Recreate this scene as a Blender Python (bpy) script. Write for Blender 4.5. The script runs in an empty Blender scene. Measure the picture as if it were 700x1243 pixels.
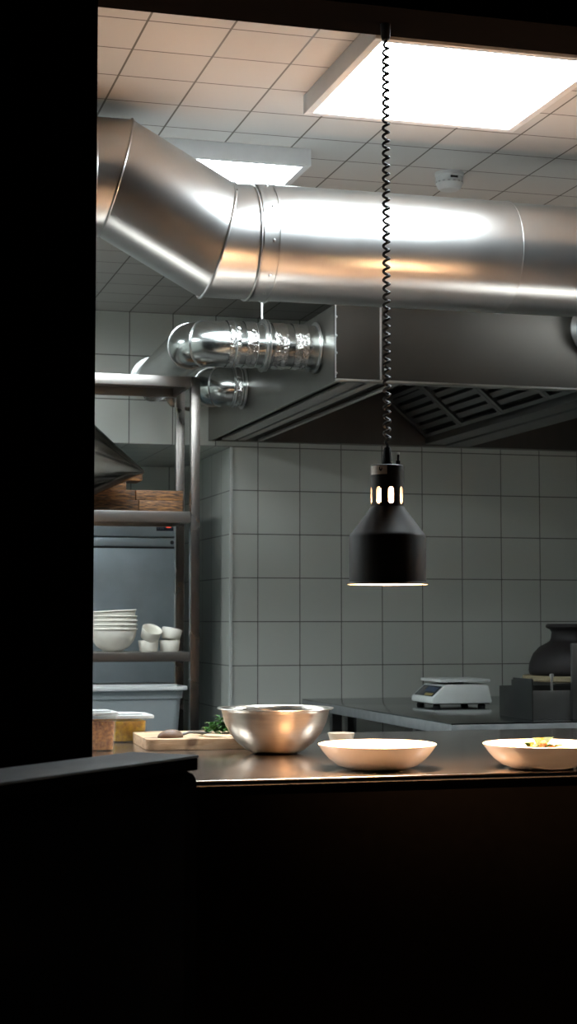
import bpy, bmesh, math, random
from mathutils import Vector, Matrix, noise
random.seed(7)
PI = math.pi
S = bpy.context.scene
COL = S.collection

# ------------------------------------------------------------------ materials
def new_mat(name):
    m = bpy.data.materials.new(name); m.use_nodes = True
    nt = m.node_tree; nt.nodes.clear()
    out = nt.nodes.new('ShaderNodeOutputMaterial')
    b = nt.nodes.new('ShaderNodeBsdfPrincipled')
    nt.links.new(b.outputs[0], out.inputs[0])
    return m, nt, b

def N(nt, kind, **kw):
    n = nt.nodes.new(kind)
    for k, v in kw.items(): setattr(n, k, v)
    return n

def ramp(nt, stops):
    r = N(nt, 'ShaderNodeValToRGB'); e = r.color_ramp.elements
    e[0].position, e[0].color = stops[0][0], (*stops[0][1], 1)
    e[1].position, e[1].color = stops[-1][0], (*stops[-1][1], 1)
    for p, c in stops[1:-1]:
        x = e.new(p); x.color = (*c, 1)
    return r

def coord(nt, scale=(1, 1, 1)):
    t = N(nt, 'ShaderNodeTexCoord'); m = N(nt, 'ShaderNodeMapping')
    m.inputs['Scale'].default_value = scale
    nt.links.new(t.outputs['Object'], m.inputs[0])
    return m.outputs[0]

def noise_tex(nt, vec, scale, detail=3, rough=.5, dist=0):
    n = N(nt, 'ShaderNodeTexNoise')
    n.inputs['Scale'].default_value = scale; n.inputs['Detail'].default_value = detail
    n.inputs['Roughness'].default_value = rough; n.inputs['Distortion'].default_value = dist
    nt.links.new(vec, n.inputs['Vector'])
    return n.outputs['Fac']

def add_bump(nt, b, fac, strength, dist=.002):
    bp = N(nt, 'ShaderNodeBump'); bp.inputs['Strength'].default_value = strength
    bp.inputs['Distance'].default_value = dist
    nt.links.new(fac, bp.inputs['Height']); nt.links.new(bp.outputs[0], b.inputs['Normal'])

def plain(name, c1, c2, rough, scale=20, stretch=(1, 1, 1), metal=0, rvar=.08, bump=0, spec=.5, coat=0, bdist=.002):
    """surface of one colour family, gently mottled"""
    m, nt, b = new_mat(name)
    v = coord(nt, stretch)
    f = noise_tex(nt, v, scale, 4)
    r = ramp(nt, [(.3, c1), (.7, c2)]); nt.links.new(f, r.inputs[0])
    nt.links.new(r.outputs[0], b.inputs['Base Color'])
    mr = N(nt, 'ShaderNodeMapRange')
    mr.inputs['To Min'].default_value = max(.02, rough - rvar); mr.inputs['To Max'].default_value = rough + rvar
    nt.links.new(f, mr.inputs['Value']); nt.links.new(mr.outputs[0], b.inputs['Roughness'])
    b.inputs['Metallic'].default_value = metal
    b.inputs['Specular IOR Level'].default_value = spec
    b.inputs['Coat Weight'].default_value = coat
    if bump: add_bump(nt, b, f, bump, bdist)
    return m

def tile_mat(name, col, dark, grout, width, rough, bump=.4):
    """square 20 cm tiles laid on the world grid of the kitchen"""
    m, nt, b = new_mat(name)
    g = N(nt, 'ShaderNodeNewGeometry')
    sp = N(nt, 'ShaderNodeSeparateXYZ'); nt.links.new(g.outputs['Position'], sp.inputs[0])
    sn = N(nt, 'ShaderNodeSeparateXYZ'); nt.links.new(g.outputs['True Normal'], sn.inputs[0])
    tot = None; cells = []
    def math_(op, a, bb=None):
        n = N(nt, 'ShaderNodeMath', operation=op)
        for i, x in enumerate((a, bb)):
            if x is None: continue
            if isinstance(x, (int, float)): n.inputs[i].default_value = x
            else: nt.links.new(x, n.inputs[i])
        return n.outputs[0]
    for i, off in enumerate((.094, .1, .04)):
        u = math_('DIVIDE', math_('SUBTRACT', sp.outputs[i], off), .2)
        cells.append(math_('FLOOR', u))
        d = math_('ABSOLUTE', math_('SUBTRACT', math_('FRACT', math_('ADD', u, .5)), .5))
        line = math_('LESS_THAN', d, width / .4)
        on = math_('LESS_THAN', math_('ABSOLUTE', sn.outputs[i]), .5)
        k = math_('MULTIPLY', line, on)
        tot = k if tot is None else math_('MAXIMUM', tot, k)
    cv = N(nt, 'ShaderNodeCombineXYZ')
    for i in range(3): nt.links.new(cells[i], cv.inputs[i])
    wn = N(nt, 'ShaderNodeTexWhiteNoise', noise_dimensions='3D'); nt.links.new(cv.outputs[0], wn.inputs['Vector'])
    cl = noise_tex(nt, coord(nt), 3, 3)
    mixv = math_('ADD', math_('MULTIPLY', wn.outputs['Value'], .6), math_('MULTIPLY', cl, .4))
    r = ramp(nt, [(.15, dark), (.85, col)]); nt.links.new(mixv, r.inputs[0])
    mx = N(nt, 'ShaderNodeMix', data_type='RGBA'); nt.links.new(tot, mx.inputs['Factor'])
    nt.links.new(r.outputs[0], mx.inputs['A']); mx.inputs['B'].default_value = (*grout, 1)
    nt.links.new(mx.outputs['Result'], b.inputs['Base Color'])
    b.inputs['Roughness'].default_value = rough
    add_bump(nt, b, math_('SUBTRACT', 1, tot), bump, .001)
    return m

def steel(name, col, rough, stretch=(1, 1, 1), scale=30, rvar=.08, bump=0, var=.12, dark=None, bdist=.002):
    c2 = tuple(c * (1 - var) for c in col) if dark is None else dark
    return plain(name, c2, col, rough, scale, stretch, 1, rvar, bump, bdist=bdist)

def emit(name, col, strength):
    m = bpy.data.materials.new(name); m.use_nodes = True
    nt = m.node_tree; nt.nodes.clear()
    out = nt.nodes.new('ShaderNodeOutputMaterial'); e = nt.nodes.new('ShaderNodeEmission')
    e.inputs[0].default_value = (*col, 1); e.inputs[1].default_value = strength
    nt.links.new(e.outputs[0], out.inputs[0])
    return m

def wood(name, c_dark, c_mid, c_light, stretch, rough, scale=6):
    m, nt, b = new_mat(name)
    v = coord(nt, stretch)
    f = noise_tex(nt, v, scale, 6, .6, .6)
    r = ramp(nt, [(.36, c_dark), (.5, c_mid), (.62, c_light)])
    nt.links.new(f, r.inputs[0])
    k = noise_tex(nt, coord(nt), 14, 2)
    kr = ramp(nt, [(.6, (1, 1, 1)), (.72, (.35, .3, .28))]); nt.links.new(k, kr.inputs[0])
    mx = N(nt, 'ShaderNodeMix', data_type='RGBA', blend_type='MULTIPLY'); mx.inputs['Factor'].default_value = 1
    nt.links.new(r.outputs[0], mx.inputs['A']); nt.links.new(kr.outputs[0], mx.inputs['B'])
    nt.links.new(mx.outputs['Result'], b.inputs['Base Color'])
    b.inputs['Roughness'].default_value = rough
    add_bump(nt, b, f, .3, .002)
    return m, nt, b, r

def clear_plastic(name, col, rough, trans=.85):
    m, nt, b = new_mat(name)
    f = noise_tex(nt, coord(nt), 12, 2)
    r = ramp(nt, [(.3, tuple(c * .94 for c in col)), (.7, col)]); nt.links.new(f, r.inputs[0])
    nt.links.new(r.outputs[0], b.inputs['Base Color'])
    b.inputs['Transmission Weight'].default_value = trans
    b.inputs['Roughness'].default_value = rough
    b.inputs['IOR'].default_value = 1.2
    return m

M = {}
M['wall_tile'] = tile_mat('wall_tile', (.60, .62, .575), (.56, .58, .54), (.10, .10, .09), .0042, .28)
M['ceiling_tile'] = tile_mat('ceiling_tile', (.52, .505, .48), (.495, .48, .455), (.10, .085, .07), .0055, .55)
M['floor_tile'] = tile_mat('floor_tile', (.10, .09, .08), (.08, .075, .07), (.06, .06, .06), .006, .45)
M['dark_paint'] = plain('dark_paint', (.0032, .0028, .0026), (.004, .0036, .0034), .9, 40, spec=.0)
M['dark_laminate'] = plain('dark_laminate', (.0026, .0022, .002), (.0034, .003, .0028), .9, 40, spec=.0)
M['cap_stone'] = plain('cap_stone', (.036, .039, .039), (.048, .051, .051), .55, 60, spec=.3)
M['galvanized'] = steel('galvanized', (.62, .63, .63), .30, (1, 1, 1), 9, .025, 0, .07)
M['galvanized_edge'] = steel('galvanized_edge', (.62, .63, .63), .3, (1, 1, 1), 30, .06)
M['spiral_steel'] = steel('spiral_steel', (.48, .51, .50), .2, (6, 1, 1), 10, .05, .05)
M['foil'] = steel('foil', (.72, .73, .72), .14, (1, 1, 1), 45, .05, 1.0, bdist=.010)
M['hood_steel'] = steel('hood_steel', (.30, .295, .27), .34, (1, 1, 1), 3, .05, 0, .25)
M['hood_steel_shaded'] = steel('hood_steel_shaded', (.070, .065, .058), .36, (1, 1, 1), 3, .05, 0, .2)  # same steel as the hood sides, darkened so the front looks shaded
M['hood_dark'] = steel('hood_dark', (.12, .11, .10), .5, (4, 4, 1), 8, .07)
M['hood_strip'] = steel('hood_strip', (.5, .49, .47), .5, (1, 1, 1), 20, .06)
M['filter_steel'] = steel('filter_steel', (.20, .20, .20), .42, (1, 1, 1), 20, .06)
M['gap_black'] = plain('gap_black', (.012, .011, .010), (.017, .016, .015), .8, 30)
M['counter_steel'] = steel('counter_steel', (.50, .45, .41), .19, (14, 1, 1), 12, .03, .01, .12)
M['table_steel'] = steel('table_steel', (.36, .37, .37), .16, (1, 12, 1), 10, .06, .01, .2)
M['table_steel_lit'] = plain('table_steel_lit', (.20, .215, .22), (.28, .295, .30), .5, 20, metal=.4)  # duller copy of the table steel, so the table edge looks lit
M['leg_steel'] = steel('leg_steel', (.13, .13, .13), .35, (1, 1, 1), 20, .06)
M['shelf_steel'] = steel('shelf_steel', (.25, .235, .22), .27, (1, 1, 1), 2.5, .05, 0, .10)
M['shelf_bar'] = steel('shelf_bar', (.33, .315, .30), .34, (1, 1, 1), 2.5, .04, 0, .08)
M['bowl_steel'] = steel('bowl_steel', (.66, .61, .55), .30, (1, 1, 10), 16, .04, .01, .12)
M['fridge_steel'] = steel('fridge_steel', (.50, .59, .64), .45, (1, 1, 1), 4, .08, .02, .28)
M['cone_steel'] = steel('cone_steel', (.42, .39, .36), .16, (1, 1, 1), 10, .05, .02, .3)
M['lamp_black'] = plain('lamp_black', (.011, .010, .010), (.014, .013, .013), .5, 40, spec=.3)
M['lamp_white'] = plain('lamp_white', (.86, .84, .80), (.90, .88, .84), .5, 20)
M['lamp_silver'] = plain('lamp_silver', (.50, .44, .39), (.66, .60, .54), .4, 120)
M['rubber'] = plain('rubber', (.014, .014, .015), (.018, .018, .019), .7, 60, spec=.2)
M['china'] = plain('china', (.82, .78, .72), (.86, .82, .77), .22, 14, coat=.3)
M['china_warm'] = plain('china_warm', (.76, .64, .50), (.80, .68, .54), .3, 14, coat=.2)
M['stoneware'] = plain('stoneware', (.62, .60, .53), (.68, .66, .59), .4, 26)
M['white_plastic'] = plain('white_plastic', (.58, .61, .59), (.63, .66, .64), .45, 25)
M['frame_white'] = plain('frame_white', (.66, .66, .66), (.70, .70, .70), .5, 25)
M['trim_light'] = plain('trim_light', (.60, .62, .60), (.66, .68, .66), .4, 20)
M['plate_steel'] = plain('plate_steel', (.50, .52, .51), (.56, .58, .57), .4, 20)
M['screen_dark'] = plain('screen_dark', (.015, .02, .03), (.03, .04, .055), .15, 20)
M['pad_blue'] = plain('pad_blue', (.022, .04, .07), (.03, .05, .085), .4, 20)
M['pad_yellow'] = plain('pad_yellow', (.22, .17, .05), (.26, .2, .06), .4, 20)
M['pot_black'] = plain('pot_black', (.010, .009, .009), (.016, .014, .014), .55, 30, bump=.1, spec=.15)
M['box_dark'] = steel('box_dark', (.06, .06, .057), .42, (1, 1, 1), 14, .08)
M['box_gray'] = steel('box_gray', (.16, .16, .155), .4, (1, 1, 1), 14, .08)
M['seed_board'] = plain('seed_board', (.13, .105, .06), (.19, .155, .085), .6, 50)
M['rustic'] = wood('rustic', (.018, .008, .004), (.13, .055, .016), (.25, .115, .036), (4, 9, 26), .55)[0]
M['maple'] = wood('maple', (.46, .29, .165), (.58, .39, .24), (.65, .46, .30), (2, 9, 16), .5, 5)[0]
M['spoon_wood'] = plain('spoon_wood', (.10, .05, .03), (.16, .09, .05), .5, 30)
M['frosted'] = clear_plastic('frosted', (.80, .86, .88), .30, .80)
def thin_clear(name, rough):
    """thin clear plastic wall: lets most light straight through, keeps a gloss"""
    m, nt, b = new_mat(name)
    b.inputs['Base Color'].default_value = (.8, .82, .82, 1); b.inputs['Roughness'].default_value = rough
    tr = N(nt, 'ShaderNodeBsdfTransparent'); tr.inputs[0].default_value = (.97, .975, .975, 1)
    f = noise_tex(nt, coord(nt), 30, 3); mr = N(nt, 'ShaderNodeMapRange')
    mr.inputs['To Min'].default_value = .03; mr.inputs['To Max'].default_value = .09; nt.links.new(f, mr.inputs['Value'])
    mx = N(nt, 'ShaderNodeMixShader'); nt.links.new(mr.outputs[0], mx.inputs[0])
    nt.links.new(tr.outputs[0], mx.inputs[1]); nt.links.new(b.outputs[0], mx.inputs[2])
    out = [n for n in nt.nodes if n.type == 'OUTPUT_MATERIAL'][0]; nt.links.new(mx.outputs[0], out.inputs[0])
    return m
M['clear'] = thin_clear('clear', .12)
M['lid_plastic'] = clear_plastic('lid_plastic', (.86, .88, .88), .35, .45)
M['grain'] = plain('grain', (.26, .07, .012), (.80, .34, .08), .6, 130, bump=1.0)
M['pasta'] = plain('pasta', (.50, .24, .003), (.90, .55, .02), .5, 90, bump=1.0)
M['herb'] = plain('herb', (.03, .12, .02), (.09, .26, .045), .45, 60)
M['herb_pale'] = plain('herb_pale', (.14, .25, .06), (.22, .34, .10), .45, 60)
M['bread'] = plain('bread', (.62, .42, .24), (.72, .54, .34), .7, 40, bump=.4)
M['leaf_yellow'] = plain('leaf_yellow', (.075, .085, .004), (.17, .14, .008), .45, 60)
M['leaf_green'] = plain('leaf_green', (.018, .045, .003), (.04, .085, .007), .45, 60)
M['food_orange'] = plain('food_orange', (.20, .05, .01), (.28, .11, .04), .45, 60)
M['red_led'] = emit('red_led', (1, .10, .06), 1.2)
M['panel_glow'] = emit('panel_glow', (.88, .965, 1.0), 42.0)
M['bulb_glow'] = emit('bulb_glow', (1.0, .55, .27), 5600.0)
M['detector_gray'] = plain('detector_gray', (.30, .31, .31), (.34, .35, .35), .6, 20)
M['detector'] = plain('detector', (.50, .52, .52), (.55, .57, .57), .5, 20)

# ------------------------------------------------------------------ mesh helpers
def merge(bm, tmp, mat=None):
    if mat is not None: bmesh.ops.transform(tmp, matrix=mat, verts=tmp.verts)
    me = bpy.data.meshes.new('tmp'); tmp.to_mesh(me); tmp.free()
    bm.from_mesh(me); bpy.data.meshes.remove(me)

def box(bm, x0, x1, y0, y1, z0, z1, bev=0, seg=2, mat=None):
    t = bmesh.new(); bmesh.ops.create_cube(t, size=1)
    for v in t.verts:
        v.co = ((x0 + x1) / 2 + v.co.x * (x1 - x0), (y0 + y1) / 2 + v.co.y * (y1 - y0), (z0 + z1) / 2 + v.co.z * (z1 - z0))
    if bev: bmesh.ops.bevel(t, geom=t.edges[:], offset=bev, segments=seg, affect='EDGES', profile=.6)
    merge(bm, t, mat); return bm

def prism(bm, poly, y0, y1, bev=0, mat=None, axis='y'):
    """extrude a polygon given in (x, z) along y (or in (x, y) along z)"""
    t = bmesh.new()
    f = (lambda p, h: (p[0], h, p[1])) if axis == 'y' else (lambda p, h: (p[0], p[1], h))
    a = [t.verts.new(f(p, y0)) for p in poly]; b = [t.verts.new(f(p, y1)) for p in poly]
    t.faces.new(a); t.faces.new(b[::-1])
    n = len(poly)
    for i in range(n): t.faces.new((a[(i + 1) % n], a[i], b[i], b[(i + 1) % n]))
    bmesh.ops.recalc_face_normals(t, faces=t.faces[:])
    if bev: bmesh.ops.bevel(t, geom=t.edges[:], offset=bev, segments=2, affect='EDGES', profile=.6)
    merge(bm, t, mat); return bm

def lathe(bm, prof, seg=48, mat=None, close=False, a0=0):
    """turn a profile of (radius, z) about z; r == 0 closes to a pole"""
    t = bmesh.new(); rings = []
    for r, z in prof:
        if r < 1e-6: rings.append([t.verts.new((0, 0, z))])
        else: rings.append([t.verts.new((r * math.cos(a0 + 2 * PI * i / seg), r * math.sin(a0 + 2 * PI * i / seg), z)) for i in range(seg)])
    pairs = list(zip(rings, rings[1:])) + ([(rings[-1], rings[0])] if close else [])
    for A, B in pairs:
        for i in range(seg):
            j = (i + 1) % seg
            if len(A) == 1 and len(B) == 1: continue
            if len(A) == 1: t.faces.new((A[0], B[j], B[i]))
            elif len(B) == 1: t.faces.new((A[i], A[j], B[0]))
            else: t.faces.new((A[i], A[j], B[j], B[i]))
    bmesh.ops.recalc_face_normals(t, faces=t.faces[:])
    merge(bm, t, mat); return bm

def axis_mat(p, d):
    """matrix taking local z to direction d with its origin at p"""
    return Matrix.Translation(Vector(p)) @ Vector((0, 0, 1)).rotation_difference(Vector(d).normalized()).to_matrix().to_4x4()

def disc_ring(bm, p, d, r0, r1, h, seg=48):
    return lathe(bm, [(r0, -h / 2), (r1, -h / 2), (r1, h / 2), (r0, h / 2)], seg, axis_mat(p, d), True)

def tube(bm, pts, rad, seg=12, cap=True, mitre=False, closed=False):
    pts = [Vector(p) for p in pts]; n = len(pts)
    rads = rad if isinstance(rad, (list, tuple)) else [rad] * n
    t = bmesh.new(); rings = []
    up = None
    for i, p in enumerate(pts):
        d0 = (pts[i] - pts[i - 1]).normalized() if (i or closed) else None
        d1 = (pts[(i + 1) % n] - pts[i]).normalized() if (i < n - 1 or closed) else None
        tan = ((d0 or d1) + (d1 or d0)).normalized()
        if up is None:
            up = Vector((0, 0, 1)) if abs(tan.z) < .9 else Vector((1, 0, 0))
        base = d0 or d1
        if mitre:
            ax = (d0 or d1)
            u = (up - ax * up.dot(ax)).normalized(); w = ax.cross(u)
            ring = []
            for k in range(seg):
                a = 2 * PI * k / seg
                o = (u * math.cos(a) + w * math.sin(a)) * rads[i]
                o -= ax * (o.dot(tan) / ax.dot(tan))
                ring.append(t.verts.new(p + o))
        else:
            u = (up - tan * up.dot(tan)).normalized(); w = tan.cross(u); up = u
            ring = [t.verts.new(p + (u * math.cos(2 * PI * k / seg) + w * math.sin(2 * PI * k / seg)) * rads[i]) for k in range(seg)]
        rings.append(ring)
    pr = list(zip(rings, rings[1:])) + ([(rings[-1], rings[0])] if closed else [])
    for A, B in pr:
        for k in range(seg):
            l = (k + 1) % seg
            t.faces.new((A[k], A[l], B[l], B[k]))
    if cap and not closed:
        t.faces.new(rings[0][::-1]); t.faces.new(rings[-1])
    bmesh.ops.recalc_face_normals(t, faces=t.faces[:])
    merge(bm, t); return bm

def leaf(bm, p, ang, tilt, ln, wd, curl=.3):
    """one small curled leaf"""
    R = Matrix.Translation(Vector(p)) @ Matrix.Rotation(ang, 4, 'Z') @ Matrix.Rotation(-tilt, 4, 'Y')
    t = bmesh.new(); rows = []
    for i in range(6):
        s = i / 5; w = wd * math.sin(PI * min(.97, s * .92 + .05)) ** .8
        w *= 1 + .18 * math.sin(i * 2.7 + ang)
        z = curl * ln * (s - s * s) - curl * ln * .35 * s * s
        rows.append([t.verts.new((s * ln, -w / 2, z + w * .22)), t.verts.new((s * ln, 0, z)), t.verts.new((s * ln, w / 2, z + w * .22))])
    for A, B in zip(rows, rows[1:]):
        for k in range(2): t.faces.new((A[k], A[k + 1], B[k + 1], B[k]))
    g = bmesh.ops.solidify(t, geom=t.faces[:], thickness=.0008)
    merge(bm, t, R); return bm

def obj(name, bm, mat, parent=None, loc=(0, 0, 0), rotz=0, smooth=25, label=None):
    me = bpy.data.meshes.new(name); bm.to_mesh(me); bm.free()
    mats = mat if isinstance(mat, (list, tuple)) else [mat]
    for k in mats: me.materials.append(M[k])
    if smooth:
        for p in me.polygons: p.use_smooth = True
        try: me.set_sharp_from_angle(angle=math.radians(smooth))
        except Exception: pass
    o = bpy.data.objects.new(name, me); COL.objects.link(o)
    o.location = loc; o.rotation_euler = (0, 0, rotz)
    if parent: o.parent = parent
    if label: o['label'] = label
    return o

def tag(o, label, cat, group=None):
    o['label'] = label; o['category'] = cat
    if group: o['group'] = group
    return o

def thing(name, label, cat, loc=(0, 0, 0), rotz=0, group=None):
    o = bpy.data.objects.new(name, None); COL.objects.link(o)
    o.empty_display_size = .05
    o.location = loc; o.rotation_euler = (0, 0, rotz)
    return tag(o, label, cat, group)

def copy_thing(root, loc, rotz, label):
    r = root.copy(); COL.objects.link(r); r.location = loc; r.rotation_euler = (0, 0, rotz); r['label'] = label
    for ch in list(root.children):
        c = ch.copy(); COL.objects.link(c); c.parent = r
        for g in list(ch.children):
            d = g.copy(); COL.objects.link(d); d.parent = c
    return r

def struct(name, bm, mat, smooth=0):
    o = obj(name, bm, mat, smooth=smooth); o['kind'] = 'structure'; return o

B = bmesh.new

# ------------------------------------------------------------------ the room
CEIL = 2.64; YB = 7.3; XL = -1.6; XR = 4.0; YR = 8.36
bm = box(B(), -2.5, 5.0, -1.0, 8.6, -.1, 0); struct('floor', bm, 'floor_tile')
bm = box(B(), XL - .2, XR + .2, 3.3, YB + .3, CEIL, CEIL + .15); struct('ceiling', bm, 'ceiling_tile')
# tiled back wall with the low recess at its left end
RX = 1.768; RZ = 2.04
bm = B()
box(bm, XL - .2, XR + .2, YB, YB + .2, RZ, CEIL)                # above the recess and on to the right
box(bm, RX, XR + .2, YB, YB + .2, 0, RZ)
box(bm, XL - .2, RX + .2, YB + .2, YR + .2, RZ, RZ + .2)        # soffit
box(bm, RX, RX + .2, YB + .2, YR + .2, 0, RZ)                   # right reveal
box(bm, XL - .2, RX, YR, YR + .2, 0, RZ)                        # back of the recess
struct('wall_back', bm, 'wall_tile')
bm = box(B(), XL - .2, XL, 3.47, YR, 0, CEIL); struct('wall_left', bm, 'wall_tile')
bm = box(B(), XR, XR + .2, 3.47, YB, 0, CEIL); struct('wall_right', bm, 'wall_tile')
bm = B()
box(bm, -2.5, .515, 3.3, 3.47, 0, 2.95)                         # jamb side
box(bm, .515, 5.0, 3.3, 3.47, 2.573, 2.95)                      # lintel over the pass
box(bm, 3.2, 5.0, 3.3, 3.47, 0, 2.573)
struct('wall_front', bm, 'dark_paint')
bm = box(B(), RX - .008, RX + .006, YB - .006, YB + .006, 0, RZ - .002, .002); struct('trim_1', bm, 'trim_light')

# ------------------------------------------------------------------ ceiling lights
def ceiling_light(x0, x1, y0, y1, label):
    t = thing('ceiling_light', label, 'ceiling light', ((x0 + x1) / 2, (y0 + y1) / 2, CEIL), 0, 'square ceiling light panels')
    hx, hy = (x1 - x0) / 2, (y1 - y0) / 2; h = .052; w = .022
    bm = B()
    box(bm, -hx, hx, -hy, -hy + w, -h, -.0005, .002); box(bm, -hx, hx, hy - w, hy, -h, -.0005, .002)
    box(bm, -hx, -hx + w, -hy + w, hy - w, -h, -.0005, .002); box(bm, hx - w, hx, -hy + w, hy - w, -h, -.0005, .002)
    obj('frame', bm, 'frame_white', t)
    obj('diffuser', box(B(), -hx + w, hx - w, -hy + w, hy - w, -h + .006, -h + .012), 'panel_glow', t, smooth=0)
    return t
ceiling_light(1.195, 1.795, 3.53, 4.13, 'large glowing white square panel behind the dark beam, nearest the pendant cord')
ceiling_light(.755, 1.355, 4.60, 5.20, 'white square panel half hidden behind the bend of the big duct')

ceiling_light(2.995, 3.595, 3.53, 4.13, 'added square ceiling panel, unseen, right of the pass')  # unseen panel, added to brighten the kitchen from the right
ceiling_light(-.845, -.245, 4.60, 5.20, 'added square ceiling panel, unseen, left of the duct bend')  # added out of view so more light comes from the left
ceiling_light(-1.245, -.645, 6.20, 6.80, 'added square ceiling panel, unseen, near the back left corner')  # another unseen extra panel, lifts the left part of the back wall

# smoke detector
t = thing('smoke_detector', 'small round white smoke detector on the ceiling above the big duct', 'smoke detector', (1.845, 4.74, CEIL))
obj('base', lathe(B(), [(0, 0), (.045, 0), (.045, -.010), (.043, -.014), (0, -.014)], 40), 'detector', t)
bm = lathe(B(), [(0, -.014), (.042, -.014), (.0425, -.034), (.036, -.048), (.030, -.054), (0, -.055)], 40)
obj('cover', bm, 'detector', t)
bm = B()
for k in range(16):
    a = 2 * PI * k / 16
    box(bm, .0405, .0432, -.004, .004, -.034, -.030, mat=Matrix.Rotation(a, 4, 'Z'))
obj('vent', bm, 'detector_gray', t)
obj('test_slot', box(B(), -.012, .012, -.0436, -.0412, -.024, -.018), 'gap_black', t)

# ------------------------------------------------------------------ big overhead duct
DY = 4.35; DR = .158
pts = [(-.45, DY, 2.441), (.728, DY, 2.441), (1.010, DY, 2.288), (3.95, DY, 2.292)]
t = thing('ventilation_duct', 'large bent silver sheet metal duct running below the ceiling', 'duct', (1.4, DY, 2.29))
def rel(o, loc):
    for v in o.data.vertices: v.co -= Vector(loc)
DL = (1.4, DY, 2.29)
def dpart(name, bm, mat):
    bmesh.ops.translate(bm, vec=-Vector(DL), verts=bm.verts); return obj(name, bm, mat, t, smooth=30)
# mitred middle piece and the long straight run, each with its own flange beads
def mitre_sect(p0, p1, pl0, pl1, r, seg=96):
    p0, p1 = Vector(p0), Vector(p1); ax = (p1 - p0).normalized()
    up = Vector((0, 1, 0)); u = (up - ax * up.dot(ax)).normalized(); w = ax.cross(u)
    bm = B(); R = []
    for p, n in ((p0, pl0), (p1, pl1)):
        n = Vector(n).normalized(); ring = []
        for k in range(seg):
            a = 2 * PI * k / seg; o = (u * math.cos(a) + w * math.sin(a)) * r
            o -= ax * (o.dot(n) / ax.dot(n)); ring.append(bm.verts.new(p + o))
        R.append(ring)
    for k in range(seg):
        l = (k + 1) % seg; bm.faces.new((R[0][k], R[0][l], R[1][l], R[1][k]))
    bmesh.ops.recalc_face_normals(bm, faces=bm.faces[:])
    return bm
d0 = Vector((1, 0, 0)); d1 = (Vector(pts[2]) - Vector(pts[1])).normalized()
nm = (d0 + d1).normalized()
dpart('upper_section', mitre_sect(pts[0], pts[1], (1, 0, 0), nm, DR), 'galvanized')
dpart('slanted_section', mitre_sect(pts[1], pts[2], nm, nm, DR), 'galvanized')
dpart('elbow_end', mitre_sect(pts[2], (1.118, DY, 2.288), nm, (1, 0, 0), DR - .0008), 'galvanized')
dpart('long_section', tube(B(), [(1.112, DY, 2.289), (1.85, DY, 2.2905)], DR + .0012, 96, cap=False), 'galvanized')
dpart('far_section', tube(B(), [(1.835, DY, 2.2905), (3.95, DY, 2.292)], DR - .001, 96, cap=False), 'galvanized')
def mitre_bead(p, ax, n, r, tube_r, seg=72):
    ax = Vector(ax).normalized(); n = Vector(n).normalized(); p = Vector(p)
    u = Vector((0, 1, 0)); u = (u - ax * u.dot(ax)).normalized(); w = ax.cross(u); L = []
    for k in range(seg):
        a = 2 * PI * k / seg; o = (u * math.cos(a) + w * math.sin(a)) * r
        o -= ax * (o.dot(n) / ax.dot(n)); L.append(p + o)
    return tube(B(), L, tube_r, 8, closed=True)
dpart('bead', mitre_bead(pts[1], d0, nm, DR + .001, .0034), 'galvanized_edge')
dpart('bead', mitre_bead(pts[2], d1, nm, DR + .001, .0042), 'galvanized_edge')
dpart('bead', mitre_bead((.636, DY, 2.441), d0, d0, DR + .001, .0030), 'galvanized_edge')
dpart('bead', mitre_bead((.655, DY, 2.441), d0, d0, DR + .001, .0034), 'galvanized_edge')
dpart('bead', mitre_bead((1.098, DY, 2.288), d0, d0, DR + .001, .0036), 'galvanized_edge')
bm = tube(B(), [(1.105, DY, 2.288), (1.150, DY, 2.288)], DR + .003, 96, cap=False)
disc_ring(bm, (1.151, DY, 2.288), (1, 0, 0), DR, DR + .0065, .006, 96)
dpart('collar', bm, 'galvanized_edge')
bm = tube(B(), [(1.843, DY, 2.2905), (1.852, DY, 2.2905)], DR + .0020, 96, cap=False)
disc_ring(bm, (1.853, DY, 2.2905), (1, 0, 0), DR - .002, DR + .0032, .003, 96)
dpart('seam_band', bm, 'galvanized')
for a in (100, 65, 30, 135, 160, 8):
    p = Vector((1.132, DY - (DR + .003) * math.cos(math.radians(a - 90)), 2.288 + (DR + .003) * math.sin(math.radians(a - 90)) * -1))
    dpart('screw', lathe(B(), [(0, .004), (.003, .0035), (.0045, .001), (.0045, -.001), (0, -.001)], 10,
          axis_mat(p, p - Vector((1.132, DY, 2.288)))), 'galvanized_edge')

# ------------------------------------------------------------------ extractor hood
HX0, HX1, HY0, HY1, HZ0, HZ1 = 1.66, 3.86, 5.35, 7.298, 2.062, 2.33
t = thing('extractor_hood', 'wide stainless canopy hood with slanted grease filters over the cooking table', 'hood', (HX0, HY0, HZ0))
HL = Vector((HX0, HY0, HZ0))
def hpart(name, bm, mat, parent=None, smooth=30):
    bmesh.ops.translate(bm, vec=-HL, verts=bm.verts); return obj(name, bm, mat, parent or t, smooth=smooth)
bm = B(); k = .012
hpart('front_panel', box(B(), HX0, HX1, HY0, HY0 + k, HZ0 + .012, HZ1), 'hood_steel_shaded', smooth=0)
box(bm, HX0, HX1, HY1 - k, HY1, HZ0, HZ1)
box(bm, HX0, HX0 + k, HY0 + k, HY1 - k, HZ0, HZ1); box(bm, HX1 - k, HX1, HY0 + k, HY1 - k, HZ0, HZ1)
hpart('canopy_shell', bm, 'hood_steel', smooth=0)
hpart('top_panel', box(B(), HX0 + k, HX1 - k, HY0 + k, HY1 - k, HZ1 - .012, HZ1), 'hood_dark', smooth=0)
hpart('inner_back_panel', box(B(), HX0 + .26, HX1 - .1, HY1 - .026, HY1 - .013, HZ0 + .005, HZ1 - .013), 'hood_dark', smooth=0)
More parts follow.
